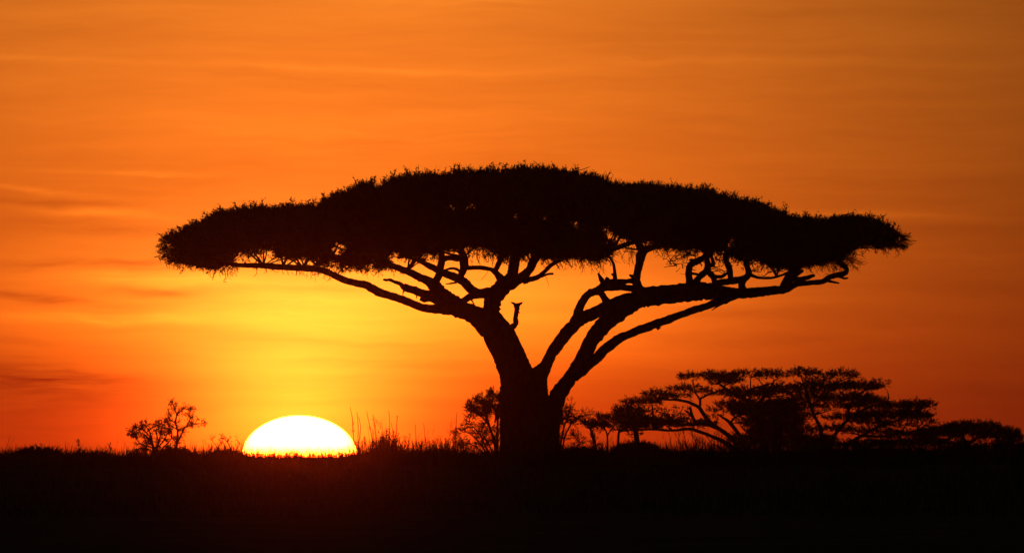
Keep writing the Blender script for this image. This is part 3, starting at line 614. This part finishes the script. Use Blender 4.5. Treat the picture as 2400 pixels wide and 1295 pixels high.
shrub('thorn_sapling', 'open thorny sapling with bare upper twigs, alone on the skyline near the sun', 395.0, (412, 1062),
      [[(412, 1066, 3), (413, 1046, 2.6), (415.5, 1025, 2.4), (416.5, 1008, 2.2), (411, 990, 2), (414, 973, 1.6), (410, 958, 1.1), (406, 950, .6)],
       [(414, 1045, 2), (419, 1030, 1.8), (426, 1015, 1.7), (433, 1002, 1.5), (444, 996, 1.3), (458, 992, 1.1), (473, 992, .7)],
       [(413, 972, 1.3), (424, 962, 1), (431, 954, .8), (446, 955, .5)], [(434, 1001, 1.2), (444, 988, 1.1), (446, 977, 1), (444, 968, .6)], [(412, 992, 1.3), (402, 984, 1), (394, 978, .8), (396, 968, .6)],
       [(416, 1006, 1.4), (404, 998, 1.2), (392, 990, 1), (384, 988, .6)]], 1300, .075, DENSE, lv=3, levels_len=.095, spread=1.2, up=.05)
shrub('shrub', 'bushy leafy shrub growing against the open thorny sapling', 397.0, (362, 1064),
      [[(362, 1068, 3), (360, 1050, 2.4), (350, 1030, 2), (340, 1018, 1.6), (326, 1012, 1), (312, 1012, .6)], [(362, 1060, 2.5), (356, 1030, 2), (350, 1010, 1.6), (344, 1000, .8)], [(364, 1060, 2.6), (372, 1036, 2), (376, 1018, 1.6), (380, 1004, .8)],
       [(360, 1050, 2), (345, 1044, 1.6), (330, 1040, 1.2), (318, 1026, .7)], [(350, 1020, 1.6), (335, 1006, 1.2), (322, 1000, .8)], [(368, 1050, 2), (385, 1030, 1.5), (392, 1015, 1)], [(372, 1066, 2), (384, 1046, 1.6), (400, 1030, 1), (402, 1014, .6)], [(366, 1062, 2), (346, 1052, 1.5), (328, 1050, 1)], [(370, 1030, 1.6), (366, 1008, 1.2), (372, 992, .7)]], 1900, .085, DENSE, lv=3, levels_len=.12, spread=1.2, up=.05)
shrub('shrub', 'leafy shrub with arching side twigs pressed against the sunward side of the great trunk', 405.0, (1160, 1070),
      [[(1166, 1075, 4), (1160, 1040, 3.4), (1152, 1012, 3), (1143, 992, 2.6), (1130, 976, 2), (1116, 965, 1.5)], [(1166, 1070, 3), (1166, 1020, 2.6), (1166, 985, 2.2), (1160, 960, 1.6), (1152, 944, 1), (1148, 932, .7)], [(1172, 1060, 3), (1178, 1000, 2.4), (1180, 965, 1.6), (1178, 945, 1)],
       [(1145, 995, 2), (1132, 960, 1.6), (1126, 945, 1)], [(1150, 1005, 2), (1140, 970, 1.6), (1138, 950, 1)], [(1160, 990, 2), (1166, 955, 1.6), (1172, 940, 1)], [(1135, 975, 1.6), (1118, 958, 1.1), (1108, 950, .7)]], 2000, .15, FRINGE, lv=2, levels_len=.13, spread=1.0, up=.2)
shrub('shrub', 'low twiggy thorn bush arching over the grass left of the great trunk', 403.0, (1140, 1070),
      [[(1150, 1074, 3), (1140, 1050, 2), (1126, 1020, 1.6), (1110, 1000, 1.2), (1098, 992, .7)], [(1145, 1070, 2.4), (1130, 1045, 1.8), (1112, 1024, 1.4), (1094, 1012, .8), (1080, 1014, .5)], [(1140, 1070, 2), (1120, 1050, 1.6), (1104, 1040, 1), (1088, 1036, .7)], [(1155, 1060, 2), (1140, 1030, 1.6), (1130, 1015, 1)]], 520, .14, FRINGE, lv=2, levels_len=.15, spread=1.1, up=.3)
shrub('shrub', 'loose wispy bush rising behind the shaded side of the great trunk', 410.0, (1320, 1070),
      [[(1312, 1080, 3), (1314, 1040, 2.4), (1322, 1000, 2), (1330, 980, 1.6), (1336, 966, 1)], [(1318, 1075, 2.6), (1322, 1030, 2), (1340, 990, 1.8), (1356, 978, 1.4), (1370, 972, .8)], [(1400, 1075, 2.4), (1396, 1040, 2), (1386, 1010, 1.8), (1370, 990, 1.6), (1350, 978, 1.3), (1330, 975, .8)],
       [(1310, 1070, 2.4), (1306, 1030, 1.8), (1310, 1000, 1.4), (1318, 975, 1)], [(1345, 1070, 2), (1350, 1050, 1.6), (1360, 1036, 1), (1350, 1026, .7)]], 800, .15, FRINGE, lv=2, levels_len=.17, spread=1.0, up=.25)
shrub('shrub', 'leggy bare bush of fine upright twigs under the wide acacia', 560.0, (1630, 1075),
      [[(1600 + 12 * i, 1080, 1.6), (1600 + 12 * i + rng.normal(0, 3), 1050, 1.1), (1596 + 13 * i + rng.normal(0, 6), 1020 + rng.uniform(-8, 18), .6)] for i in range(9)], 130, .16, BARE, lv=2, levels_len=.32, spread=.45, up=.8)
shrub('shrub', 'small dry twiggy bush on the skyline touching the left rim of the sun', 394.0, (545, 1066),
      [[(548, 1068, 1.8), (541, 1050, 1.4), (533, 1036, 1.1), (526, 1028, .7)], [(552, 1066, 1.6), (556, 1050, 1.2), (561, 1040, .7)], [(532, 1068, 1.6), (529, 1050, 1.1), (522, 1036, .6)], [(515, 1066, 1.4), (510, 1050, 1), (498, 1032, .6)]], 130, .09, FRINGE, lv=2, levels_len=.10, spread=1.1, up=.2)
def dome_bush(name, label, Y, cx, cy, hw, hh, n, size, twigs=8):
    k = Y * Q; b = pt(cx, cy, Y); loc = (b[0], Y, float(terrain(b[0], Y)))
    o = empty(name, loc, label, 'bush'); mb = MB()
    for q in range(twigs):
        x = cx + rng.uniform(-.6, .6) * hw
        limb(mb, [(cx + (x - cx) * .3, cy + 16, 2), ((cx + x) / 2, cy - hh * .3, 1.4), (x, cy - hh * rng.uniform(.7, 1.15), .6)], 0, rng.normal(0, .3), sides=4, Y=Y, k=k)
    mb.build('stem', BARK, o, loc)
    mb = MB(); r = np.sqrt(rng.uniform(0, 1, n)); a = rng.uniform(0, 6.283, n); u, f = r * np.cos(a), r * np.sin(a)
    z = np.sqrt(np.clip(1 - r * r, 0, 1)) * rng.uniform(0, 1, n) ** .6
    ax = np.stack([u + rng.normal(0, .4, n), f + rng.normal(0, .4, n), .5 + z + rng.normal(0, .3, n)], 1)
    scatter(mb, to_world(cx + u * hw, cy - z * hh + 4, Y + f * hw * k), ax, size * rng.uniform(.6, 1.4, n), DENSE)
    m = n // 4; i = rng.integers(n, size=m)
    scatter(mb, to_world(cx + u[i] * hw, cy - z[i] * hh, Y + f[i] * hw * k), ax[i] + np.array([0, 0, .5]), size * 1.2 * rng.uniform(.6, 1.4, m), FRINGE)
    fo = mb.build('foliage', SHRUB, o, loc); fo['kind'] = 'stuff'
dome_bush('bush', 'smooth low dome-shaped bush on the skyline at the far left', 400.0, 90, 1066, 52, 15, 700, .14)
dome_bush('bush', 'low rounded bush at the foot of the open thorny sapling', 398.0, 408, 1066, 36, 14, 420, .14)
dome_bush('bush', 'small rounded bush on the skyline just left of the sun', 401.0, 528, 1066, 32, 9, 300, .13)
dome_bush('bush', 'dark low bush at the foot of the small thin-stemmed acacia', 470.0, 1490, 1060, 52, 22, 700, .18)
dome_bush('bush', 'tiny clump of scrub below the wispy bush', 415.0, 1350, 1064, 46, 12, 420, .14)

# ------------------------------------------------------------------ grass
def grass_blades(n, x0, x1, y0, y1, h0, h1, w):
    y = rng.uniform(y0, y1, n); px = rng.uniform(x0, x1, n); x = (px - 1200) * Q * y
    z = terrain(x, y)
    clump = .55 + .45 * np.sin(x * 2.1 + 1.3 * np.sin(y * .7)) * np.sin(x * .83 + y * .31) + .25 * rng.normal(0, 1, n)
    h = (h0 + (h1 - h0) * rng.uniform(0, 1, n) ** 2.2) * np.clip(clump + .45, .25, 1.6)
    a = rng.uniform(0, 6.283, n); ca, sa = np.cos(a), np.sin(a); ww = w * rng.uniform(.6, 1.4, n)
    lean = rng.normal(0, .16, (n, 2)) * h[:, None]
    P = np.stack([x, y, z - .02], 1); s = np.stack([ca * ww, sa * ww, 0 * ca], 1)
    mid = P + np.stack([lean[:, 0] * .4, lean[:, 1] * .4, h * .6], 1); tip = P + np.stack([lean[:, 0] * 1.25, lean[:, 1] * 1.25, h], 1)
    V = np.stack([P - s, P + s, mid - s * .7, mid + s * .7, tip], 1)
    F = np.array([(0, 1, 3), (0, 3, 2), (2, 3, 4)])[None] + (np.arange(n) * 5)[:, None, None]
    return V.reshape(-1, 3), F.reshape(-1, 3)
mb = MB()
mb.add(*grass_blades(110000, -500, 2900, 372, 452, .10, .52, .010))
mb.add(*grass_blades(26000, -600, 3000, 200, 372, .08, .30, .008))
mb.add(*grass_blades(16000, -500, 2900, 452, 640, .15, .5, .016))
# taller seeding stems, thicker between the sun and the great trunk
for (x0, x1, n, ha, hb) in ((840, 1100, 230, .35, .95), (0, 300, 90, .3, .62), (480, 570, 60, .3, .65), (570, 840, 120, .22, .42), (1320, 1750, 240, .3, .6), (300, 480, 60, .3, .55), (1750, 2400, 120, .3, .5), (1560, 1700, 120, .4, .85)):
    V, F = grass_blades(n, x0, x1, 385, 440, ha, hb, .009); mb.add(V, F)
    V = V.reshape(n, 5, 3); tip = V[:, 4]; d = V[:, 4] - V[:, 2]
    scatter(mb, tip - d * .55, d, np.linalg.norm(d, axis=1) * .6, BARE)
def weeds(n, x0, x1, y0, y1, h0, h1, protos):
    y = rng.uniform(y0, y1, n); px = rng.uniform(x0, x1, n); x = (px - 1200) * Q * y
    keep = rng.uniform(0, 1, n) < .30 + .7 * (np.sin(px * .045 + 2 * np.sin(px * .013)) * np.sin(px * .021 + 1) > .1)
    x, y = x[keep], y[keep]; m = len(x)
    ax = np.stack([rng.normal(0, .28, m), rng.normal(0, .28, m), np.ones(m)], 1)
    scatter(mb, np.stack([x, y, terrain(x, y)], 1), ax, h0 + (h1 - h0) * rng.uniform(0, 1, m) ** 1.8, protos)
weeds(1800, -400, 2800, 380, 445, .16, .38, FRINGE)
weeds(3000, -400, 2800, 380, 445, .25, .62, STALK)
weeds(620, 560, 850, 385, 440, .20, .46, FRINGE)
weeds(60, 640, 800, 385, 440, .36, .58, FRINGE)
weeds(300, 560, 850, 385, 440, .30, .62, STALK)
weeds(1500, 840, 1110, 383, 440, .30, .95, STALK)
weeds(240, 850, 1110, 383, 440, .25, .5, FRINGE)
weeds(260, 865, 945, 385, 430, .45, 1.15, STALK)
weeds(420, 0, 310, 385, 440, .25, .62, STALK)
weeds(420, 140, 330, 385, 440, .24, .60, FRINGE)
weeds(160, -20, 60, 385, 440, .24, .50, FRINGE)
weeds(360, 470, 570, 385, 440, .25, .72, STALK)
weeds(1000, 1300, 1760, 385, 450, .25, .70, STALK)
weeds(300, 1300, 1560, 385, 450, .25, .5, FRINGE)
weeds(700, 1720, 2420, 420, 560, .35, .75, FRINGE)
grass = mb.build('grass', GRASS); grass['kind'] = 'stuff'

# the tall dry stalks that can be told apart, each with its seed head
def stalk(label, pts, Y, heads, tall=True):
    k = Y * Q; b = pt(pts[0][0], pts[0][1], Y); loc = (b[0], Y, float(terrain(b[0], Y)))
    o = empty('grass_stalk', loc, label, 'grass stalk', 'tall dry stalks on the skyline')
    mb = MB(); n = len(pts); P = limb(mb, [(p[0], p[1], 1.0 - .6 * i / n) for i, p in enumerate(pts)], 0, .05, sides=5, Y=Y, k=k, rough=.05)
    mb.build('stem', GRASS, o, loc)
    C, r = resample([pt(p[0], p[1], Y) for p in pts], [1] * n, .02)
    for (t0, t1, m, s) in heads:
        mb = MB(); i = (rng.uniform(t0, t1, m) * (len(C) - 2)).astype(int)
        ax = C[i + 1] - C[i]; ax = ax / np.linalg.norm(ax, axis=1)[:, None] + rng.normal(0, .45, ax.shape)
        scatter(mb, C[i], ax, s * rng.uniform(.6, 1.3, m), FRINGE)
        sh = mb.build('seed_head', GRASS, o, loc); sh['kind'] = 'stuff'
stalk('tall dry stalk at the right rim of the sun, thickest of the three there', [(829, 1070), (828.5, 1030), (827.5, 1005), (826, 980), (823, 964), (821, 953)], 392, [(.45, .7, 16, .10), (.1, .4, 9, .09)])
stalk('tall thin stalk touching the right rim of the sun, straightest of the three there', [(838, 1070), (839, 1030), (839.5, 1000), (838, 975), (836, 964)], 394, [(.1, .4, 8, .08)])
stalk('short bowed stalk at the right rim of the sun, outermost of the three there', [(838, 1068), (842, 1030), (845, 1002), (843, 985), (841, 976)], 391, [(.05, .45, 9, .08)])
stalk('tall leaning stalk with a knob at its tip, between the sun and the grass clump', [(876, 1068), (872, 1025), (868, 1005), (864, 985), (861, 970), (859.5, 964)], 393, [(.35, .65, 12, .09), (.95, 1, 4, .05)])
stalk('tall leaning stalk with a dark seed spike halfway up, beside the knobbed stalk', [(884, 1068), (881, 1030), (879, 1000), (876, 980), (874, 970)], 390, [(.55, .9, 18, .09), (.1, .4, 8, .10)])
stalk('bushy stalk at the middle of the grass clump, darkest of all', [(924, 1068), (923, 1040), (922, 1020), (920, 1005), (917, 990)], 388, [(.15, .75, 46, .11)])
stalk('tallest stalk of the grass clump, its thin tip bare', [(914, 1068), (914, 1030), (913, 1005), (913, 980), (911, 962)], 391, [(.3, .6, 14, .09)])
stalk('stalk of the grass clump crowned by a loose flower head', [(929, 1068), (928, 1030), (929, 1005), (930.5, 985), (931.5, 974)], 389, [(.9, 1, 6, .07), (.1, .35, 14, .10)])
stalk('short bushy stalk on the sunward edge of the grass clump', [(902, 1068), (900, 1045), (897, 1025), (894, 1010)], 387, [(.2, .85, 30, .11)])
stalk('short dark stalk with thick seed spike in the grass clump', [(905, 1068), (906, 1040), (906, 1020), (907, 1002)], 390, [(.3, .9, 26, .10)])
stalk('slim stalk halfway between the grass clump and the great trunk', [(975, 1068), (975, 1030), (974, 1010), (973, 993)], 392, [(.25, .6, 10, .08), (.9, 1, 3, .06)])
stalk('slim leaning stalk just past the halfway point towards the great trunk', [(1000, 1068), (997, 1030), (995, 1010), (993, 992)], 393, [(.2, .6, 12, .08)])
stalk('lone tall stalk nearest to the shrub beside the great trunk', [(1066, 1070), (1068, 1030), (1069, 1000), (1070, 980), (1070.5, 966)], 391, [(.3, .7, 12, .08)])
stalk('weedy upright stalk with side sprigs on the skyline near the low dome-shaped bush', [(186, 1070), (186, 1055), (184, 1040), (182, 1030)], 394, [(.3, 1, 22, .12)])
stalk('weedy stalk halfway between the dome-shaped bush and the bushy shrub', [(258, 1070), (259, 1054), (257, 1044), (254, 1040)], 396, [(.3, 1, 18, .12)])
